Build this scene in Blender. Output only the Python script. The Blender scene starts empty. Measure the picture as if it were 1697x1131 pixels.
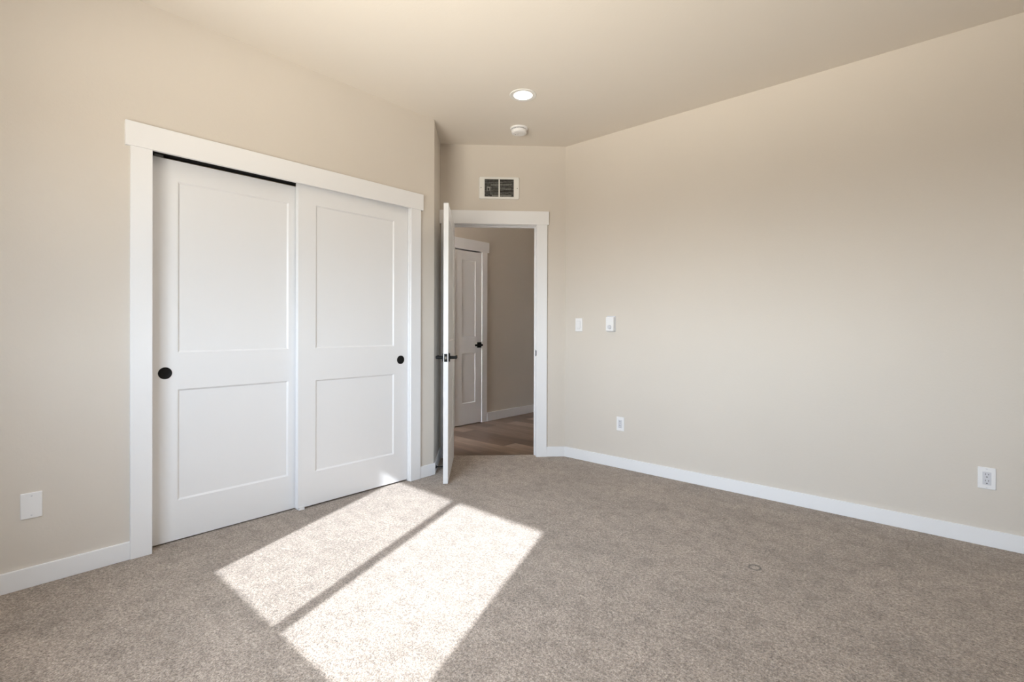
import bpy, bmesh, math
from mathutils import Vector, Matrix, geometry
S = math.sqrt(.5)
scene = bpy.context.scene

# ---------------------------------------------------------------- camera
CAM_H, YAW, PITCH, ROLL, FPX, CY = 1.1322, 0.7272, -0.0027, 0.0030, 822.52, 546.87
fwd = Vector((-math.sin(YAW), math.cos(YAW), 0)); rgt = Vector((math.cos(YAW), math.sin(YAW), 0)); up = Vector((0, 0, 1))
fwd, up = fwd*math.cos(PITCH)+up*math.sin(PITCH), up*math.cos(PITCH)-fwd*math.sin(PITCH)
rgt, up = rgt*math.cos(ROLL)+up*math.sin(ROLL), up*math.cos(ROLL)-rgt*math.sin(ROLL)
cd = bpy.data.cameras.new('camera'); cam = bpy.data.objects.new('camera', cd)
scene.collection.objects.link(cam); scene.camera = cam
m = Matrix((rgt, up, -fwd)).transposed().to_4x4(); m.translation = (0, 0, CAM_H); cam.matrix_world = m
cd.sensor_width = 36; cd.sensor_fit = 'HORIZONTAL'; cd.lens = FPX/1697*36
cd.shift_y = -(565.5-CY)/1697; cd.clip_start = .02

# ---------------------------------------------------------------- light
SKY, SUN, SUN_COL = 35.5, 13.2, (.95, .98, 1.05)
world = bpy.data.worlds.new('world'); scene.world = world; world.use_nodes = True
bg = world.node_tree.nodes['Background']; bg.inputs[1].default_value = SKY
wn = world.node_tree; tc = wn.nodes.new('ShaderNodeTexCoord'); sz_ = wn.nodes.new('ShaderNodeSeparateXYZ'); wr = wn.nodes.new('ShaderNodeValToRGB'); mr = wn.nodes.new('ShaderNodeMapRange')
wn.links.new(tc.outputs['Generated'], sz_.inputs[0]); wn.links.new(sz_.outputs[2], mr.inputs[0]); mr.inputs[1].default_value = -1; mr.inputs[2].default_value = 1
wn.links.new(mr.outputs[0], wr.inputs[0]); wn.links.new(wr.outputs[0], bg.inputs[0])
# ramp shaped to light room surfaces: bright ground, dark band, pale horizon, bright blue zenith
STOPS = [(0, (1.0, .91, .79)), (.33, (1.50, 1.36, 1.20)), (.405, (.34, .31, .27)), (.47, (.34, .32, .30)), (.505, (.80, .82, .84)), (.55, (.86, .95, 1.06)), (.66, (.78, .89, 1.05)), (1, (1.35, 1.5, 1.75))]
el_ = wr.color_ramp.elements
while len(el_) < len(STOPS): el_.new(.5)
for k_, (p_, c_) in enumerate(STOPS): el_[k_].position = p_; el_[k_].color = (*c_, 1)
# sky lobe towards -y, shaped to favour the right wall over the closet wall
def wmath(op, a, b):
    n = wn.nodes.new('ShaderNodeMath'); n.operation = op
    for k, v in enumerate((a, b)):
        if isinstance(v, (int, float)): n.inputs[k].default_value = v
        else: wn.links.new(v, n.inputs[k])
    return n.outputs[0]
glow = wmath('POWER', wmath('MAXIMUM', wmath('MULTIPLY', sz_.outputs[1], -1), 0), 2.2)
wn.links.new(wmath('MULTIPLY', wmath('ADD', wmath('MULTIPLY', glow, .90), .27), SKY), bg.inputs[1])
SX, SY, SZ = -.3584, .9284, -.6875          # direction the sunlight travels (per unit of floor run)
sd = bpy.data.lights.new('sun', 'SUN'); sd.energy = SUN; sd.color = SUN_COL; sd.angle = math.radians(.7)
sun = bpy.data.objects.new('sun', sd); scene.collection.objects.link(sun)
sun.rotation_euler = Vector((SX, SY, SZ)).to_track_quat('-Z', 'Y').to_euler(); sun.location = (3, -6, 6)
vs = scene.view_settings
vs.view_transform = 'Standard'; vs.look = 'None'; vs.gamma = 1; vs.use_curve_mapping = False; vs.exposure = 0.0
scene.cycles.max_bounces = 14; scene.cycles.diffuse_bounces = 8; scene.cycles.transparent_max_bounces = 12

# ---------------------------------------------------------------- materials
def mat(name, col, rough=.5, spec=.5, metal=0):
    M = bpy.data.materials.new(name); M.use_nodes = True
    b = M.node_tree.nodes['Principled BSDF']
    b.inputs['Base Color'].default_value = (*col, 1); b.inputs['Roughness'].default_value = rough
    b.inputs['Specular IOR Level'].default_value = spec; b.inputs['Metallic'].default_value = metal
    return M, M.node_tree, b
def pos(nt): return nt.nodes.new('ShaderNodeNewGeometry').outputs['Position']
def noise(nt, vec, scale, detail=2, rough=.5):
    n = nt.nodes.new('ShaderNodeTexNoise'); nt.links.new(vec, n.inputs['Vector'])
    n.inputs['Scale'].default_value = scale; n.inputs['Detail'].default_value = detail; n.inputs['Roughness'].default_value = rough
    return n.outputs[0]
def ramp(nt, fac, stops):
    r = nt.nodes.new('ShaderNodeValToRGB'); nt.links.new(fac, r.inputs[0]); e = r.color_ramp.elements
    while len(e) < len(stops): e.new(.5)
    for k, (p, c) in enumerate(stops): e[k].position = p; e[k].color = (*c, 1)
    return r.outputs[0]
def mathn(nt, op, a, b=None, c=None):
    n = nt.nodes.new('ShaderNodeMath'); n.operation = op
    for k, v in enumerate((a, b, c)):
        if v is None: continue
        if isinstance(v, (int, float)): n.inputs[k].default_value = v
        else: nt.links.new(v, n.inputs[k])
    return n.outputs[0]
def mix(nt, fac, a, b, mode='MIX'):
    n = nt.nodes.new('ShaderNodeMix'); n.data_type = 'RGBA'; n.blend_type = mode
    for k, v in ((0, fac), (6, a), (7, b)):
        if isinstance(v, (int, float)): n.inputs[k].default_value = v
        elif isinstance(v, tuple): n.inputs[k].default_value = (*v, 1)
        else: nt.links.new(v, n.inputs[k])
    return n.outputs[2]
def bump(nt, b, h, strength, dist):
    n = nt.nodes.new('ShaderNodeBump'); n.inputs['Strength'].default_value = strength; n.inputs['Distance'].default_value = dist
    nt.links.new(h, n.inputs['Height']); nt.links.new(n.outputs[0], b.inputs['Normal'])

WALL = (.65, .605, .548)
paint, nt, b = mat('beige_wall_paint', WALL, .75, .3)
p = pos(nt); nt.links.new(mix(nt, ramp(nt, noise(nt, p, 1.3, 3), [(.3, (0,0,0)), (.7, (1,1,1))]), tuple(c*.985 for c in WALL), tuple(c*1.015 for c in WALL)), b.inputs['Base Color'])
bump(nt, b, noise(nt, p, 90, 3, .55), .12, .004)
CEIL = (.745, .70, .64)
ceilp, nt, b = mat('beige_ceiling_paint', CEIL, .85, .2); bump(nt, b, noise(nt, pos(nt), 70, 3, .55), .12, .004)
white, nt, b = mat('white_trim_paint', (.82, .83, .85), .42, .4); bump(nt, b, noise(nt, pos(nt), 60, 2), .03, .002)
door_paint, nt, b = mat('white_door_paint', (.80, .81, .83), .38, .45); bump(nt, b, noise(nt, pos(nt), 45, 2), .03, .002)
plastic, nt, b = mat('white_plastic', (.82, .825, .84), .35, .5)
plastic2, nt, b = mat('white_device_plastic', (.64, .65, .69), .3, .5)
enamel, nt, b = mat('white_enamel_steel', (.78, .78, .76), .4, .5)
black, nt, b = mat('matte_black_metal', (.006, .006, .006), .5, .22); bump(nt, b, noise(nt, pos(nt), 300, 2), .05, .001)
dark, nt, b = mat('dark_cavity', (.02, .02, .02), .8, .2)
rubber, nt, b = mat('black_rubber', (.02, .02, .02), .8, .2)
steel, nt, b = mat('brushed_steel', (.62, .62, .60), .35, .5, 1); bump(nt, b, noise(nt, pos(nt), 220, 2), .05, .001)
gsteel, nt, b = mat('grey_galvanised_steel', (.20, .20, .185), .5, .5, .6); nt.links.new(ramp(nt, noise(nt, pos(nt), 60, 2), [(.3, (.12,.12,.11)), (.7, (.34,.34,.32))]), b.inputs['Base Color'])
elem, nt, b = mat('dull_grey_metal', (.17, .17, .16), .5, .5)
elem2, nt, b = mat('dull_pale_metal', (.42, .42, .39), .5, .5)
slotgrey, nt, b = mat('grey_slot', (.22, .22, .22), .6, .3)
vinyl, nt, b = mat('white_window_vinyl', (.85, .85, .85), .35, .5)
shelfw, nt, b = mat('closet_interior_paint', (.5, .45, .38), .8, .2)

carpet, nt, b = mat('beige_carpet', (.3, .26, .22), 1.0, .05)
p = pos(nt)
fine = noise(nt, p, 165, 2, .65); mid = noise(nt, p, 78, 3, .65); blot = noise(nt, p, 2.6, 4, .7); blot2 = noise(nt, p, 15, 3, .65)
v = nt.nodes.new('ShaderNodeTexVoronoi'); nt.links.new(p, v.inputs['Vector']); v.inputs['Scale'].default_value = 150
col = ramp(nt, fine, [(.35, (.135, .103, .080)), (.5, (.312, .250, .200)), (.65, (.57, .48, .405))])
col = mix(nt, .50, col, ramp(nt, mid, [(.36, (.105, .080, .060)), (.5, (.292, .235, .187)), (.64, (.52, .435, .36))]))
col = mix(nt, 1.0, col, ramp(nt, blot, [(.36, (.86, .85, .84)), (.62, (1.08, 1.08, 1.08))]), 'MULTIPLY')
col = mix(nt, 1.0, col, ramp(nt, blot2, [(.36, (.80, .79, .78)), (.56, (1.04, 1.04, 1.04))]), 'MULTIPLY')
def ring(cx, cy, r, w, wob):
    sx = nt.nodes.new('ShaderNodeSeparateXYZ'); nt.links.new(p, sx.inputs[0])
    dx = mathn(nt, 'SUBTRACT', sx.outputs[0], cx); dy = mathn(nt, 'SUBTRACT', sx.outputs[1], cy)
    d = mathn(nt, 'SQRT', mathn(nt, 'ADD', mathn(nt, 'MULTIPLY', dx, dx), mathn(nt, 'MULTIPLY', dy, dy)))
    d = mathn(nt, 'ADD', d, mathn(nt, 'MULTIPLY', mathn(nt, 'SUBTRACT', noise(nt, p, 60, 1), .5), wob))
    return mathn(nt, 'SUBTRACT', 1, mathn(nt, 'MINIMUM', mathn(nt, 'DIVIDE', mathn(nt, 'ABSOLUTE', mathn(nt, 'SUBTRACT', d, r)), w), 1))
rg = ring(-.701, 2.527, .026, .009, .014)
col = mix(nt, mathn(nt, 'MULTIPLY', rg, .9), col, (.05, .038, .030))
for (cx, cy, r) in ((-1.579, 2.230, .016), (-.78, 2.34, .03), (-2.161, .922, .008)):
    col = mix(nt, mathn(nt, 'MULTIPLY', ring(cx, cy, 0 , r, .012), .8), col, (.12, .095, .075))
nt.links.new(col, b.inputs['Base Color'])
hgt = mathn(nt, 'ADD', mathn(nt, 'MULTIPLY', fine, .6), mathn(nt, 'MULTIPLY', mathn(nt, 'SUBTRACT', 1, v.outputs[0]), .5))
bump(nt, b, hgt, .8, .006)
b.inputs['Sheen Weight'].default_value = .25; b.inputs['Sheen Roughness'].default_value = .6

plank, nt, b = mat('brown_vinyl_plank', (.2, .14, .1), .42, .4)
p = pos(nt); mp = nt.nodes.new('ShaderNodeMapping'); nt.links.new(p, mp.inputs[0]); mp.inputs['Location'].default_value = (.35, .035, 0)
br = nt.nodes.new('ShaderNodeTexBrick'); nt.links.new(mp.outputs[0], br.inputs['Vector'])
for k, val in (('Scale', 1), ('Mortar Size', .0012), ('Bias', 0), ('Brick Width', 1.22), ('Row Height', .178)): br.inputs[k].default_value = val
br.offset = .37; br.inputs['Color1'].default_value = (0, 0, 0, 1); br.inputs['Color2'].default_value = (1, 1, 1, 1); br.inputs['Mortar'].default_value = (.0, .0, .0, 1)
mg = nt.nodes.new('ShaderNodeMapping'); nt.links.new(p, mg.inputs[0]); mg.inputs['Scale'].default_value = (1.3, 16, 1)
gr = noise(nt, mg.outputs[0], 3.2, 5, .6)
mg2 = nt.nodes.new('ShaderNodeMapping'); nt.links.new(p, mg2.inputs[0]); mg2.inputs['Scale'].default_value = (.8, 5, 1)
gr2 = noise(nt, mg2.outputs[0], 2.0, 3, .6)
tone = mix(nt, .45, br.outputs[0], gr2)
c = ramp(nt, tone, [(.15, (.062, .034, .022)), (.5, (.140, .090, .063)), (.85, (.29, .21, .155))])
c = mix(nt, 1.0, c, ramp(nt, gr, [(.3, (.72, .70, .68)), (.7, (1.12, 1.12, 1.12))]), 'MULTIPLY')
nt.links.new(c, b.inputs['Base Color']); bump(nt, b, gr, .08, .002)

def emis(name, col, s):
    M = bpy.data.materials.new(name); M.use_nodes = True; nt = M.node_tree; nt.nodes.clear()
    e = nt.nodes.new('ShaderNodeEmission'); e.inputs[0].default_value = (*col, 1); e.inputs[1].default_value = s
    o = nt.nodes.new('ShaderNodeOutputMaterial'); nt.links.new(e.outputs[0], o.inputs[0]); return M
lampglow = emis('lit_lens', (1, .97, .93), 5.0)
def see_through(name, tint, fac, gloss=.0):
    M = bpy.data.materials.new(name); M.use_nodes = True; nt = M.node_tree; nt.nodes.clear()
    t = nt.nodes.new('ShaderNodeBsdfTransparent'); t.inputs[0].default_value = (*tint, 1)
    g = nt.nodes.new('ShaderNodeBsdfGlossy' if gloss else 'ShaderNodeBsdfDiffuse')
    g.inputs['Color'].default_value = (1, 1, 1, 1) if gloss else (.05, .05, .05, 1)
    if gloss: g.inputs['Roughness'].default_value = .02
    mx = nt.nodes.new('ShaderNodeMixShader'); mx.inputs[0].default_value = fac
    nt.links.new(t.outputs[0], mx.inputs[1]); nt.links.new(g.outputs[0], mx.inputs[2])
    o = nt.nodes.new('ShaderNodeOutputMaterial'); nt.links.new(mx.outputs[0], o.inputs[0]); return M
glass = see_through('window_glass', (.97, .985, .98), .06, 1)
screen = see_through('insect_screen', (1, 1, 1), .11)

# ---------------------------------------------------------------- mesh helpers
def link(name, bm, M, parent=None, bev=0, smooth=False):
    me = bpy.data.meshes.new(name); bmesh.ops.recalc_face_normals(bm, faces=bm.faces[:]); bm.to_mesh(me); bm.free()
    for k in (M if isinstance(M, (list, tuple)) else [M]): me.materials.append(k)
    if smooth:
        for f in me.polygons: f.use_smooth = True
    o = bpy.data.objects.new(name, me); scene.collection.objects.link(o)
    if parent: o.parent = parent
    if bev:
        q = o.modifiers.new('bevel', 'BEVEL'); q.width = bev; q.segments = 2; q.limit_method = 'ANGLE'; q.angle_limit = math.radians(50)
        q.harden_normals = False
    return o
def box(bm, x0, x1, y0, y1, z0, z1, mi=0):
    v = [bm.verts.new((x, y, z)) for x in (x0, x1) for y in (y0, y1) for z in (z0, z1)]
    fs = []
    for q in ((0,1,3,2), (4,6,7,5), (0,4,5,1), (2,3,7,6), (0,2,6,4), (1,5,7,3)):
        f = bm.faces.new([v[i] for i in q]); f.material_index = mi; fs.append(f)
    return fs
def boxes(*bs):
    bm = bmesh.new()
    for q in bs: box(bm, *q)
    return bm
def prism(bm, pts, z0, z1):
    a = [bm.verts.new((x, y, z0)) for x, y in pts]; c = [bm.verts.new((x, y, z1)) for x, y in pts]; n = len(pts)
    bm.faces.new(a[::-1]); bm.faces.new(c)
    for i in range(n): bm.faces.new((a[i], a[(i+1) % n], c[(i+1) % n], c[i]))
def lathe(prof, axis='z', n=48):
    """prof: list of (radius, height); closed with caps if the radius is 0"""
    bm = bmesh.new(); rings = []
    def P(r, h, a):
        x, y = r*math.cos(a), r*math.sin(a)
        return {'z': (x, y, h), 'y': (x, h, y), 'x': (h, x, y)}[axis]
    for r, h in prof:
        rings.append([bm.verts.new(P(0, h, 0))] if r == 0 else [bm.verts.new(P(r, h, 2*math.pi*k/n)) for k in range(n)])
    for A, B in zip(rings, rings[1:]):
        for k in range(n):
            q = [A[k % len(A)], A[(k+1) % len(A)], B[(k+1) % len(B)], B[k % len(B)]]
            u = []
            for w in q:
                if w not in u: u.append(w)
            if len(u) > 2: bm.faces.new(u)
    return bm
def rrect(w, h, r, n=5):
    pts = []
    for cx, cz, a0 in ((w/2-r, h/2-r, 0), (-w/2+r, h/2-r, 90), (-w/2+r, -h/2+r, 180), (w/2-r, -h/2+r, 270)):
        for k in range(n+1):
            a = math.radians(a0+90*k/n); pts.append((cx+r*math.cos(a), cz+r*math.sin(a)))
    return pts
def plate(w, h, t, r, cham=.002, bm=None, cx=0, cz=0, y0=0, mi=0):
    """rounded plate: back at y0, front at y0-t (towards the viewer), chamfered rim"""
    bm = bm or bmesh.new(); L = []
    for (s, y) in ((0, y0), (0, y0-t+cham), (cham, y0-t)):
        L.append([bm.verts.new((cx+x, y, cz+z)) for x, z in rrect(w-2*s, h-2*s, max(r-s, .0004))])
    n = len(L[0]); fs = [bm.faces.new(L[0][::-1]), bm.faces.new(L[2])]
    for A, B in zip(L, L[1:]):
        for k in range(n): fs.append(bm.faces.new((A[k], A[(k+1) % n], B[(k+1) % n], B[k])))
    for f in fs: f.material_index = mi
    return bm
def empty(name, loc=(0, 0, 0), rz=0, label=None, cat=None, group=None, kind=None):
    o = bpy.data.objects.new(name, None); scene.collection.objects.link(o)
    o.location = loc; o.rotation_euler = (0, 0, rz); o.empty_display_size = .05
    return tag(o, label, cat, group, kind)
def tag(o, label=None, cat=None, group=None, kind=None):
    if label: o['label'] = label
    if cat: o['category'] = cat
    if group: o['group'] = group
    if kind: o['kind'] = kind
    return o
def put(o, x=0, y=0, z=0): o.location = (x, y, z); return o

# ---------------------------------------------------------------- plan of the room
H = 2.743
XC, Y1, DD, YR = -3.0043, 2.467, 4.3666, 3.6016       # closet wall x, its corner y, diagonal wall distance, right wall y
XE, YW = 1.25, -.48                                    # wall behind on the right, window wall
T = .115
SL = (XC+Y1)*S                                         # where the short return meets the diagonal wall
XR = YR-DD/S; SR = (XR+YR)*S
def dg(s, off=0): return (s*S-(DD-off)*S, s*S+(DD-off)*S)
A90, A45 = math.pi/2, math.pi/4
# frames: local x runs right along the wall as seen from the room, local y into the wall
F_C = dict(loc=(XC, 0, 0), rz=A90)                     # closet wall: local x = world y
F_R = dict(loc=(0, YR, 0), rz=0)                       # right wall: local x = world x
F_D = dict(loc=(-DD*S, DD*S, 0), rz=A45)               # diagonal wall: local x = s
XH = -4.272
F_H = dict(loc=(XH, 0, 0), rz=A90)                     # hallway wall
def on(F, x, z, y=0):
    a = F['rz']; l = F['loc']
    return (l[0]+x*math.cos(a)-y*math.sin(a), l[1]+x*math.sin(a)+y*math.cos(a), z)
def wall(name, F, bs, label, M=paint):
    o = link(name, boxes(*bs), M); o.location = F['loc']; o.rotation_euler = (0, 0, F['rz'])
    return tag(o, label, 'wall', None, 'structure')

# openings
CO0, CO1, COH = .6525, 2.2437, 2.045                   # closet opening
DO0, DO1, DOH = -.2985, .4755, 2.0505                  # doorway rough opening (jamb boards 9 mm inside)
wall('wall_left', F_C, [(YW-.12, CO0, 0, T, 0, H), (CO1, Y1, 0, T, 0, H), (CO0, CO1, 0, T, COH, H)], 'beige painted wall on the left around the white sliding closet doors')
# short return wall, running away from the closet corner to the doorway wall
bm = bmesh.new(); c1 = (XC, Y1); e1 = dg(SL, 0)
prism(bm, [c1, e1, (e1[0]-.10, e1[1]-.10), (c1[0]-.0, c1[1]-.0-.001), ][:3] + [(XC-T, Y1-.0)], 0, H)
tag(link('wall_return', bm, paint), 'narrow shaded beige wall strip between the closet corner and the open door', 'wall', None, 'structure')
wall('wall_back', F_D, [(SL-.3, DO0, 0, T, 0, H), (DO1, SR+.05, 0, T, 0, H), (DO0, DO1, 0, T, DOH, H)], 'beige wall holding the open doorway and the grille above it')
wall('wall_right', F_R, [(XR-.05, XE+.12, 0, T, 0, H)], 'long plain beige wall on the right')
wall('wall_east', dict(loc=(XE, 0, 0), rz=-A90), [(-YR, .48, 0, T, 0, H)], 'plain beige wall behind the camera on the right')

# window wall with its opening (behind the camera)
WX0, WX1, WZ0, WZ1 = -2.082, -.588, .943, 2.085
bm = boxes((XC-.12, WX0, YW-.15, YW, 0, H), (WX1, XE+.12, YW-.15, YW, 0, H), (WX0, WX1, YW-.15, YW, 0, WZ0), (WX0, WX1, YW-.15, YW, WZ1, H))
tag(link('wall_front', bm, paint), 'beige wall with the sunny window, behind the camera', 'wall', None, 'structure')
w = empty('window_1', ((WX0+WX1)/2, YW-.08, WZ0), 0, 'white vinyl sliding window with an insect screen, letting the sun in', 'window', None, 'structure')
hw, hh = (WX1-WX0)/2, WZ1-WZ0; fr = .045
FD0, FD1 = -.03, .03
link('window_frame', boxes((-hw, -hw+fr, FD0, FD1, 0, hh), (hw-fr, hw, FD0, FD1, 0, hh), (-hw+fr, hw-fr, FD0, FD1, 0, fr), (-hw+fr, hw-fr, FD0, FD1, hh-fr, hh)), vinyl, w)
link('meeting_stile', boxes((-.028-.022, -.028+.022, FD0, FD1, fr, hh-fr)), vinyl, w)
link('pane', boxes((-hw+fr, -.050, -.003, .003, fr, hh-fr)), glass, w)
link('pane', boxes((-.006, hw-fr, -.003, .003, fr, hh-fr)), glass, w)
link('insect_screen', boxes((-hw+fr, -.050, -.0275, -.0265, fr, hh-fr)), screen, w)
pl = bpy.data.lights.new('daylight_portal', 'AREA'); pl.shape = 'RECTANGLE'; pl.size = 2*hw; pl.size_y = hh; pl.cycles.is_portal = True
po = bpy.data.objects.new('daylight_portal', pl); scene.collection.objects.link(po)
po.location = ((WX0+WX1)/2, YW-.16, (WZ0+WZ1)/2); po.rotation_euler = (math.pi/2, 0, 0)
# light -Z axis must point into the room (+Y)
po.rotation_euler = Vector((0, 1, 0)).to_track_quat('-Z', 'Y').to_euler()

# ceiling with a round hole for the recessed light
LX, LY, LR = -2.225, 2.607, .068
def slab_with_hole(name, outline, holes, z0, z1, M):
    polys = [[Vector((x, y, 0)) for x, y in outline]]
    for hx, hy, r in holes: polys.append([Vector((hx+r*math.cos(-2*math.pi*k/48), hy+r*math.sin(-2*math.pi*k/48), 0)) for k in range(48)])
    flat = [q for P in polys for q in P]; tris = geometry.tessellate_polygon(polys)
    bm = bmesh.new(); vs_ = [bm.verts.new((q.x, q.y, z0)) for q in flat]
    fs = [bm.faces.new([vs_[i] for i in t]) for t in tris]
    ex = bmesh.ops.extrude_face_region(bm, geom=fs)
    bmesh.ops.translate(bm, vec=(0, 0, z1-z0), verts=[g for g in ex['geom'] if isinstance(g, bmesh.types.BMVert)])
    return link(name, bm, M)
c_ = (DD+.06)/S
roomline = [(-3.85, YW-.13), (XE+.115, YW-.13), (XE+.115, YR+T), (YR+T-c_, YR+T), (-3.85, -3.85+c_)]
o = slab_with_hole('ceiling', roomline, [(LX, LY, LR)], H, H+.12, ceilp)
tag(o, 'flat pale beige bedroom ceiling', 'ceiling', None, 'structure')
bm = bmesh.new(); prism(bm, roomline, -.06, 0)
tag(link('floor', bm, carpet), 'beige cut pile carpet covering the bedroom floor', 'carpet', None, 'structure')

# closet interior
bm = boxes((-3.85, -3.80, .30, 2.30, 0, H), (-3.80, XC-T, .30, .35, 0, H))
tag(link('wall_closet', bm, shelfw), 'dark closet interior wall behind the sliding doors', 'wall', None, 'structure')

# hallway
hall = [(YR+T-c_, YR+T), (-.9, YR+T), (-.9, 6.6), (-4.6, 6.6), (-4.6, -4.6+c_)]
bm = bmesh.new(); prism(bm, hall, -.06, -.006)
tag(link('floor_hallway', bm, plank), 'brown wood-look plank floor of the hallway', 'floor', None, 'structure')
bm = bmesh.new(); prism(bm, hall, 2.743, 2.85)
tag(link('ceiling_hallway', bm, ceilp), 'hallway ceiling beyond the doorway', 'ceiling', None, 'structure')
HD0, HD1 = 3.800, 4.250
wall('wall_hallway', F_H, [(1.6, HD0, 0, T, -.006, 2.743), (HD1, 6.6, 0, T, -.006, 2.743), (HD0, HD1, 0, T, 2.06, 2.743), (HD0-.05, HD1+.05, T, T+.03, -.006, 2.2)], 'shaded hallway wall seen through the doorway')
bm = boxes((-4.39, -.9, 6.6, 6.7, -.006, 2.743), (-.9, -.8, YR+T, 6.7, -.006, 2.743))
tag(link('wall_hallway_end', bm, paint), 'far hallway walls out of sight past the doorway', 'wall', None, 'structure')
hl = bpy.data.lights.new('unseen_hallway_lamp', 'AREA'); hl.shape = 'DISK'; hl.size = .14; hl.energy = 2.2; hl.color = (1, .80, .66)  # unseen lamp added to light the hallway
ho = bpy.data.objects.new('unseen_hallway_lamp', hl); scene.collection.objects.link(ho); ho.location = (-3.55, 3.35, 2.732)

# ---------------------------------------------------------------- trim
def casing(name, F, x0, x1, w, zh, zt, over, label, t=.018, jd=T, jamb=.009, leftcut=None, stop=None, z0=0.0, shallow=None):
    """x0, x1 are the jamb faces; the casing starts a few mm outside them"""
    e = empty(name, F['loc'], F['rz'], label, 'door trim', None, 'structure'); rv = .004
    xl = x0-rv-w if leftcut is None else leftcut
    link('side_casing', boxes((xl, x0-rv, -t, 0, z0, zh)), white, e, .0012)
    link('side_casing', boxes((x1+rv, x1+rv+w, -t, 0, z0, zh)), white, e, .0012)
    hl_ = xl-over if leftcut is None else leftcut-over
    link('head_casing', boxes((hl_, x1+rv+w+over, -t-.004, 0, zh, zt)), white, e, .0012)
    jz = zh+.004 if shallow is None else shallow
    link('jamb', boxes((x0-jamb, x0, 0, jd, z0, jz)), white, e, .0008)
    link('jamb', boxes((x1, x1+jamb, 0, jd, z0, jz)), white, e, .0008)
    link('head_jamb', boxes((x0-jamb, x1+jamb, 0, jd, jz, jz+jamb)), white, e, .0008)
    return e
tr1 = casing('trim_1', F_C, .6615, 2.2347, .088, 2.017, 2.136, .021, 'white board trim framing the closet opening', shallow=2.045-.009)
tr2 = casing('trim_2', F_D, -.2895, .4665, .0925, 2.0455, 2.163, .014, 'white board trim framing the open doorway', leftcut=SL+.0125, shallow=2.0415)
# door stops along the doorway jambs, strike plate
link('stop_bead', boxes((.4665-.011, .4665, .040, .075, 0, 2.0415)), white, tr2, .001)
link('stop_bead', boxes((-.2895, -.2895+.011, .040, .075, 0, 2.0415), (-.2785, .4555, .040, .075, 2.0305, 2.0415)), white, tr2, .001)
sp = boxes((.4655, .4668, .004, .032, .885, .945), (.4665, .4735, -.0015, .004, .892, .938))
tag(link('strike_plate', sp, black, tr2, .0005), 'black strike plate')
tr3 = casing('trim_3', F_H, 3.811, 4.241, .089, 2.055, 2.18, .03, 'white board trim around the narrow hallway door', shallow=2.058, z0=-.006, t=.010)

def baseb(name, F, x0, x1, label, z0=0, h=.087, t=.013):
    o = link(name, boxes((x0, x1, -t, 0, z0, h)), white, None, .002); o.location = F['loc']; o.rotation_euler = (0, 0, F['rz'])
    return tag(o, label, 'baseboard', None, 'structure')
baseb('baseboard_left', F_C, YW, .6615-.004-.088, 'white baseboard under the blank plate, left of the closet')
bm = bmesh.new(); t = .013
ix, iy = XC+t, Y1+t*math.tan(math.radians(22.5))
q0 = (XC, 2.2347+.092); q1 = (XC+t, q0[1]); k = (XC, Y1); ko = (ix, Y1+t*(math.sqrt(2)-1)+.0)
e = dg(SL, .0); eo = (e[0]+t*S, e[1]+t*S)
prism(bm, [q0, q1, ko, eo, e, k], 0, .087)
tag(link('baseboard_return', bm, white, None, .002), 'short white baseboard wrapping the corner between closet and open door', 'baseboard', None, 'structure')
bm = bmesh.new()
a0 = .4665+.004+.0925
pA, pB = dg(a0, 0), dg(a0, t); cin = (XR, YR); dgo = (DD-t)/S; cout = (YR-t-dgo, YR-t)
prism(bm, [pA, cin, cout, pB], 0, .087)
tag(link('baseboard_back', bm, white, None, .0015), 'short white baseboard between the doorway trim and the corner', 'baseboard', None, 'structure')
bm = bmesh.new(); prism(bm, [cin, (XE, YR), (XE, YR-t), cout], 0, .087)
tag(link('baseboard_right', bm, white, None, .0015), 'long white baseboard along the right wall', 'baseboard', None, 'structure')
tag(link('baseboard_front', boxes((XC+.02, XE-.02, YW, YW+t, 0, .087)), white, None, .002), 'white baseboard under the window behind the camera', 'baseboard', None, 'structure')
baseb('baseboard_hallway', F_H, 4.241+.004+.089, 6.55, 'white baseboard along the shaded hallway wall', -.006, .099)

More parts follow.
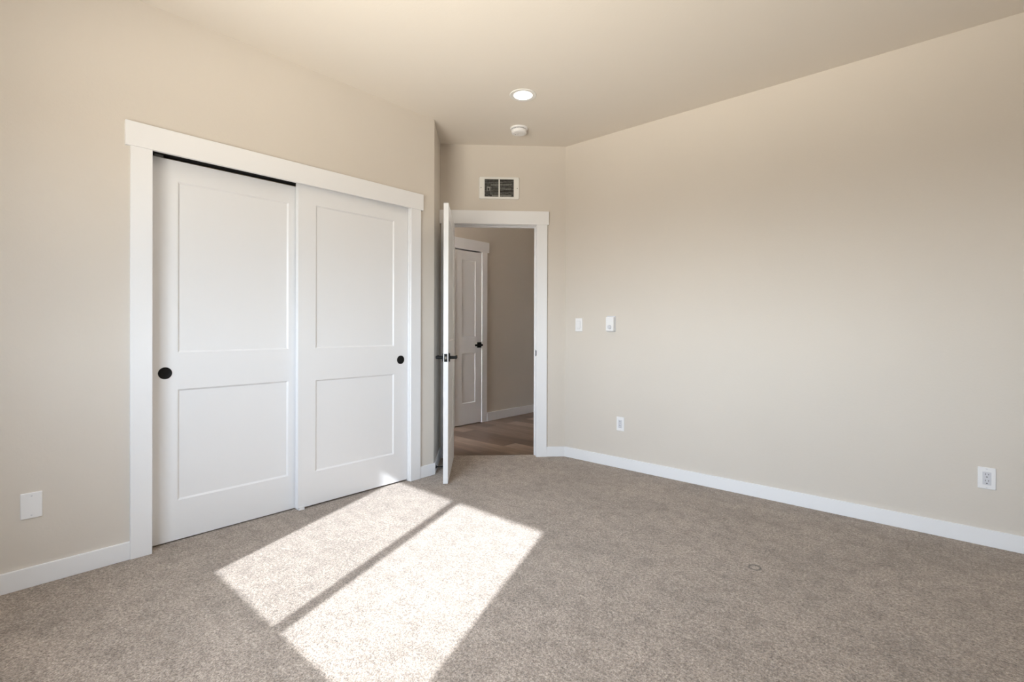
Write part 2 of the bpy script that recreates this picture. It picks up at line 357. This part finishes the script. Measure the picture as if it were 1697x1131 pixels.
# ---------------------------------------------------------------- doors
def leaf(e, w, h, t, panels, both=True, inset=.0075, slope=.009, M=door_paint):
    """door leaf: x 0..w, y 0 (front) .. t, z 0..h; stiles and rails in one mesh, each flat panel a part"""
    x0, x1 = panels[0][:2]; zs = [0]+[z for P in panels for z in P[2:]]+[h]; xs = [0, x0, x1, w]
    bm = bmesh.new(); V = {}
    def vert(x, y, z):
        k = (round(x, 5), round(y, 5), round(z, 5))
        if k not in V: V[k] = bm.verts.new((x, y, z))
        return V[k]
    for y, sg in ((0, 1), (t, -1)):
        for i in range(3):
            for j in range(len(zs)-1):
                a, b_, c, d = xs[i], xs[i+1], zs[j], zs[j+1]
                if i == 1 and j % 2 == 1:
                    yi = y+sg*inset; s = slope
                    o_ = [(a, c), (b_, c), (b_, d), (a, d)]; n_ = [(a+s, c+s), (b_-s, c+s), (b_-s, d-s), (a+s, d-s)]
                    for q in range(4):
                        r_ = (q+1) % 4
                        bm.faces.new((vert(o_[q][0], y, o_[q][1]), vert(o_[r_][0], y, o_[r_][1]), vert(n_[r_][0], yi, n_[r_][1]), vert(n_[q][0], yi, n_[q][1])))
                else:
                    bm.faces.new((vert(a, y, c), vert(b_, y, c), vert(b_, y, d), vert(a, y, d)))
    for i in range(3):
        for z in (0, h): bm.faces.new((vert(xs[i], 0, z), vert(xs[i+1], 0, z), vert(xs[i+1], t, z), vert(xs[i], t, z)))
    for j in range(len(zs)-1):
        for x in (0, w): bm.faces.new((vert(x, 0, zs[j]), vert(x, 0, zs[j+1]), vert(x, t, zs[j+1]), vert(x, t, zs[j])))
    link('door_leaf', bm, M, e)
    for a, b_, c, d in panels:
        s = slope
        link('recessed_panel', boxes((a+s, b_-s, inset, t-inset, c+s, d-s)), M, e)
def pull(e, x, z, r=.031):
    bm = lathe([(0, .002), (r, .002), (r, -.0020), (r-.0025, -.0032), (r-.005, -.0012), (.012, -.0008), (0, -.0008)], 'y')
    tag(put(link('finger_pull', bm, black, e, 0, True), x, 0, z), 'round black recessed finger pull')
d2 = empty('door_2', on(F_C, .663, .007, .065), A90, 'left white sliding closet door, set behind the other, black pull near its left edge', 'door', None, 'structure')
leaf(d2, .812, 2.005, .035, [(.124, .709, .208, .797), (.124, .709, .992, 1.897)])
pull(d2, .067, .886)
bk = boxes((.022, .062, .010, .014, 2.000, 2.0235)); box(bk, .028, .056, .006, .010, 2.004, 2.016)
tag(link('roller_bracket', bk, steel, d2), 'grey steel roller bracket')
d3 = empty('door_3', on(F_C, 1.412, .012, .02), A90, 'right white sliding closet door, in front of the other, black pull near its right edge', 'door', None, 'structure')
leaf(d3, .8205, 2.020, .035, [(.113, .703, .207, .788), (.113, .703, .990, 1.897)])
pull(d3, .760, .888)
# overhead track inside the closet head and the small floor guide under the meeting doors
ft = empty('sliding_door_track', on(F_C, .6615, 2.036, .01), A90, 'dark overhead track the closet doors hang from', 'track')
link('track_channel', boxes((.002, 1.571, .002, .10, -.006, -.0005)), dark, ft)
fg = empty('door_guide', on(F_C, 1.43, 0, .02), A90, 'small white floor guide under the meeting sliding doors', 'door guide')
link('guide_base', boxes((-.012, .024, .0, .085, 0, .004)), plastic, fg, .0008)
link('guide_fin', boxes((-.01, .022, -.006, -.001, 0, .022)), plastic, fg, .0008)
link('guide_fin', boxes((-.01, .022, .0375, .0425, 0, .020)), plastic, fg, .0008)

# open bedroom door, swung square to the doorway wall
hx, hy = dg(-.2865, .008)
d1 = empty('door_1', (hx, hy, .0068), -A45, 'white panelled bedroom door standing wide open, seen on its edge', 'door', None, 'structure')
W1 = .752
leaf(d1, W1, 2.031, .035, [(.112, W1-.112, .245, .83), (.112, W1-.112, 1.025, 1.93)])
HZ = .911
def lever_set(parent, x, z, y, sg, inner, square=False):
    """sg -1: on the front face at y, +1 on the back; the lever points in local direction inner"""
    if square: bm = plate(.066, .066, .009, .004, .0015); 
    else: bm = lathe([(0, 0), (.032, 0), (.032, -.006), (.030, -.009), (.012, -.009), (.012, -.011), (0, -.011)], 'y')
    if sg > 0: bmesh.ops.scale(bm, vec=(1, -1, 1), verts=bm.verts[:])
    hnd = put(link('door_lever', bm, black, parent, 0, False), x, y, z); tag(hnd, 'black lever handle')
    n = lathe([(0, -.002), (.0115, -.002), (.0115, -.045), (.010, -.060), (0, -.060)], 'y', 24)
    if sg > 0: bmesh.ops.scale(n, vec=(1, -1, 1), verts=n.verts[:])
    link('lever_neck', n, black, hnd)
    a, c = sorted((-.010*inner, .112*inner)); y0, y1 = sorted((sg*.044, sg*.058))
    link('lever_bar', boxes((a, c, y0, y1, -.0115, .0115)), black, hnd, .003)
lever_set(d1, W1-.060, HZ, 0, -1, -1)
lever_set(d1, W1-.060, HZ, .035, 1, -1)
bm = boxes((W1-.0012, W1+.0009, .006, .029, HZ-.029, HZ+.029))
lf = link('latch_plate', bm, black, d1, .0005); tag(lf, 'black latch plate on the door edge')
lb = bmesh.new(); prism(lb, [(W1, .0115), (W1+.010, .0115), (W1+.003, .0235), (W1, .0235)], HZ-.009, HZ+.009)
tag(link('latch_bolt', lb, steel, lf), 'steel latch bolt')
for hz in (.15, 1.02, 1.80):
    bm = lathe([(0, hz-.045), (.0062, hz-.045), (.0062, hz+.045), (0, hz+.045)], 'z', 20)
    hg = link('hinge', bm, black, d1, 0, True); hg.location = (-.004, -.0045, 0); tag(hg, 'black butt hinge')
    link('hinge_leaf', boxes((.002, .0046, .0045, .0380, hz-.044, hz+.044)), black, hg)

d4 = empty('door_4', on(F_H, 3.8135, .004, -.004), A90, 'narrow closed white panelled door in the dim hallway', 'door', None, 'structure')
W4 = .425
leaf(d4, W4, 2.036, .035, [(.108, W4-.1, .248, .833), (.108, W4-.1, 1.028, 1.928)], inset=.004, slope=.008)
lever_set(d4, W4-.040, .928, 0, -1, -1, True)

# ---------------------------------------------------------------- small wall things
def screw(parent, x, z, y, r=.0032, M=plastic2):
    s = put(link('screw', lathe([(0, 0), (r, 0), (r, -.0006), (r*.6, -.0012), (0, -.0012)], 'y', 16), M, parent), x, y, z)
    return s
bp_ = empty('blank_wall_plate', on(F_C, .224, .3535), A90, 'blank white wall plate with two screws, left of the closet', 'wall plate')
link('plate', plate(.070, .112, .006, .003, .0025), plastic, bp_)
for z in (-.042, .042): screw(bp_, 0, z, -.0058, .0034)

def outlet(loc, label, w=.068, h=.113):
    e = empty('wall_outlet', loc, 0, label, 'outlet', 'white duplex wall outlets')
    link('plate', plate(w, h, .0055, .003, .0025), plastic, e)
    r = link('receptacle', plate(.0335, .067, .0025, .0015, .0008, y0=-.0052), plastic2, e)
    for z in (-.0165, .0165):
        for dx, hh_ in ((-.0063, .0042), (.0063, .0034)):
            link('slot', boxes((dx-.0010, dx+.0010, -.0082, -.0076, z+.005-hh_, z+.005+hh_)), dark, r)
        g = bmesh.new(); box(g, -.0028, .0028, -.0082, -.0076, z-.0105, z-.0068)
        link('ground_hole', g, dark, r)
    for z in (-.048, .048): screw(e, 0, z, -.0053, .0026)
    return e
outlet((-2.021, YR, .358), 'small distant white outlet low on the right wall, under the switch and thermostat')
outlet((.133, YR, .3535), 'nearer white outlet low on the right wall, at the far right of the picture', .0705)

sw = empty('light_switch', (-2.4275, YR, 1.165), 0, 'white rocker light switch on the right wall near the corner', 'light switch')
link('plate', plate(.071, .115, .0055, .003, .0025), plastic, sw)
rk = link('switch_frame', boxes((-.0175, .0175, -.0062, -.0050, -.0340, .0340)), plastic2, sw)
bm = bmesh.new()
vv = [bm.verts.new(c) for c in ((-.0155, -.006, -.0315), (.0155, -.006, -.0315), (.0155, -.006, .0315), (-.0155, -.006, .0315),
      (-.0155, -.0115, -.0315), (.0155, -.0115, -.0315), (.0155, -.0075, .0315), (-.0155, -.0075, .0315))]
for q in ((0,1,2,3), (4,5,6,7), (0,1,5,4), (1,2,6,5), (2,3,7,6), (3,0,4,7)): bm.faces.new([vv[i] for i in q])
link('rocker', bm, plastic, sw, .0006)

th = empty('thermostat', (-2.108, YR, 1.17), 0, 'white wall thermostat with a round dial, right of the light switch', 'thermostat')
link('back_plate', plate(.078, .128, .009, .003, .001, cz=.003), plastic2, th)
link('housing', plate(.072, .113, .022, .004, .002, y0=-.008), plastic, th)
bm = lathe([(.0185, -.0295), (.0185, -.0325), (.0165, -.0325), (.0165, -.0305), (.0155, -.0305), (.0145, -.0370), (.0125, -.0385), (0, -.0385)], 'y', 40)
link('dial', bm, plastic2, th, 0, False).location = (-.002, 0, -.024)

# wall heater grille above the doorway
hx0 = .1375
gr_ = empty('wall_heater', on(F_D, hx0, 2.365), A45, 'white framed wall heater grille above the open doorway', 'heater')
fw, fh = .354, .194; gw, gh = .128, .078
bm = bmesh.new()
outer = rrect(fw, fh, .012); outer2 = rrect(fw-.008, fh-.008, .009)
L0 = [bm.verts.new((x, 0, z)) for x, z in outer]; L1 = [bm.verts.new((x, -.008, z)) for x, z in outer]; L2 = [bm.verts.new((x, -.012, z)) for x, z in outer2]
n = len(L0)
for A, B in ((L0, L1), (L1, L2)):
    for k in range(n): bm.faces.new((A[k], A[(k+1) % n], B[(k+1) % n], B[k]))
polys = [[Vector((x, z, 0)) for x, z in outer2], [Vector(c) for c in ((-gw, -gh, 0), (-gw, gh, 0), (gw, gh, 0), (gw, -gh, 0))]]
IN = [bm.verts.new((x, -.012, z)) for x, z in ((-gw, -gh), (-gw, gh), (gw, gh), (gw, -gh))]
al = L2+IN
for t_ in geometry.tessellate_polygon(polys): bm.faces.new([al[i] for i in t_])
IB = [bm.verts.new((v_.co.x, -.0005, v_.co.z)) for v_ in IN]
for k in range(4): bm.faces.new((IN[k], IN[(k+1) % 4], IB[(k+1) % 4], IB[k]))
link('grille_frame', bm, enamel, gr_)
link('back_panel', boxes((-gw, gw, -.0022, -.0006, -gh, gh)), dark, gr_)
link('center_bar', boxes((-.0055, .0055, -.0125, -.009, -gh, gh)), enamel, gr_, .0008)
for k in range(13):
    z = -gh+.0068+k*(2*gh-.0136)/12
    link('louver', boxes((-gw, gw, -.0105, -.0070, z-.0016, z+.0016)), gsteel, gr_)
bm = boxes((-.070, -.006, -.0060, -.0040, .020, .032), (-.074, -.070, -.0062, -.0030, -.060, .034), (-.064, .108, -.0062, -.0040, -.070, -.062), (.006, .108, -.0062, -.0040, .026, .031), (.006, .108, -.0062, -.0040, -.010, -.005))
tag(link('heating_element', bm, elem, gr_), 'pale metal heating parts behind the louvers')
bm = boxes((-.108, -.080, -.0066, -.0040, -.026, -.021), (-.108, -.080, -.0066, -.0040, .004, .009), (-.108, -.103, -.0066, -.0040, -.021, .004), (-.085, -.080, -.0066, -.0040, -.021, .004))
tag(link('control_box', bm, elem2, gr_), 'small pale square control behind the left louvers')
for x in (-.159, .159): screw(gr_, x, 0 if x < 0 else -.002, -.0118, .004, gsteel)

# recessed ceiling light
rl = empty('recessed_light', (LX, LY, H), 0, 'round recessed ceiling light, switched on, nearer than the smoke detector', 'ceiling light')
bm = lathe([(LR-.001, .05), (LR-.001, .001), (.092, -.0003), (.0915, -.003), (.089, -.0045), (.067, -.0045), (.0635, -.003), (.055, .030)], 'z', 64)
link('trim_ring', bm, enamel, rl)
tag(link('lens', lathe([(0, .029), (.050, .029), (.0545, .031), (.05, .034), (0, .034)], 'z', 64), lampglow, rl), 'glowing round lens')
link('can_housing', lathe([(LR-.0005, .002), (LR-.0005, .10), (0, .10)], 'z', 48), enamel, rl)
ld = bpy.data.lights.new('recessed_lamp', 'AREA'); ld.shape = 'DISK'; ld.size = .09; ld.energy = 1.6; ld.color = (1, .93, .85)
lo = bpy.data.objects.new('recessed_lamp', ld); scene.collection.objects.link(lo); lo.location = (LX, LY, H+.026)

# smoke detector
sm = empty('smoke_detector', (-2.618, 3.020, H), 0, 'white round smoke detector on the ceiling above the doorway', 'smoke detector')
link('base_plate', lathe([(0, 0), (.071, 0), (.071, -.006), (.067, -.011), (.058, -.012), (0, -.012)], 'z', 56), plastic, sm, 0, False)
hd = link('detector_body', lathe([(.056, -.011), (.056, -.017), (.061, -.019), (.062, -.034), (.058, -.042), (.045, -.046), (0, -.047)], 'z', 56), plastic, sm, 0, False)
bm = bmesh.new()
for k in range(28):
    a = 2*math.pi*k/28; q = bmesh.ops.create_cube(bm, size=1)['verts']
    bmesh.ops.scale(bm, vec=(.003, .0085, .004), verts=q); bmesh.ops.translate(bm, vec=(.0560, 0, -.0145), verts=q)
    bmesh.ops.rotate(bm, cent=(0, 0, 0), matrix=Matrix.Rotation(a, 3, 'Z'), verts=q)
link('vent_slots', bm, slotgrey, hd)
put(link('test_button', lathe([(0, -.046), (.010, -.046), (.009, -.0485), (0, -.0485)], 'z', 24), plastic2, hd), -.004, -.012, 0)
put(link('status_light', lathe([(0, -.045), (.0025, -.045), (.0025, -.0478), (0, -.0478)], 'z', 12), dark, hd), -.026, -.014, 0)

# door stop screwed to the return baseboard, reaching towards the open door
p0 = Vector((XC, Y1, 0))+Vector((-S, S, 0))*.045+Vector((S, S, 0))*.0132
ds = empty('door_stop', (p0.x, p0.y, .046), A45, 'black door stop on the short baseboard behind the open door', 'door stop')
link('base_flange', lathe([(0, 0), (.012, 0), (.012, .004), (.006, .008), (0, .008)], 'x', 24), black, ds)
link('rod', lathe([(0, .006), (.0052, .006), (.0052, .060), (0, .060)], 'x', 20), black, ds)
link('bumper_tip', lathe([(0, .058), (.0075, .058), (.008, .070), (.006, .075), (0, .075)], 'x', 20), rubber, ds)

# added ceiling fixture, out of view, for the unseen hallway lamp
fl = empty('added_flush_light', (-3.55, 3.35, H), 0, 'small round flush ceiling light added unseen in the hallway beyond the doorway', 'ceiling light')
link('trim_ring', lathe([(.078, 0), (.098, 0), (.098, -.006), (.092, -.010), (.078, -.010), (.078, 0)], 'z', 48), enamel, fl)
tag(link('lens', lathe([(0, -.001), (.078, -.001), (.078, -.006), (0, -.006)], 'z', 48), lampglow, fl), 'glowing round lens')
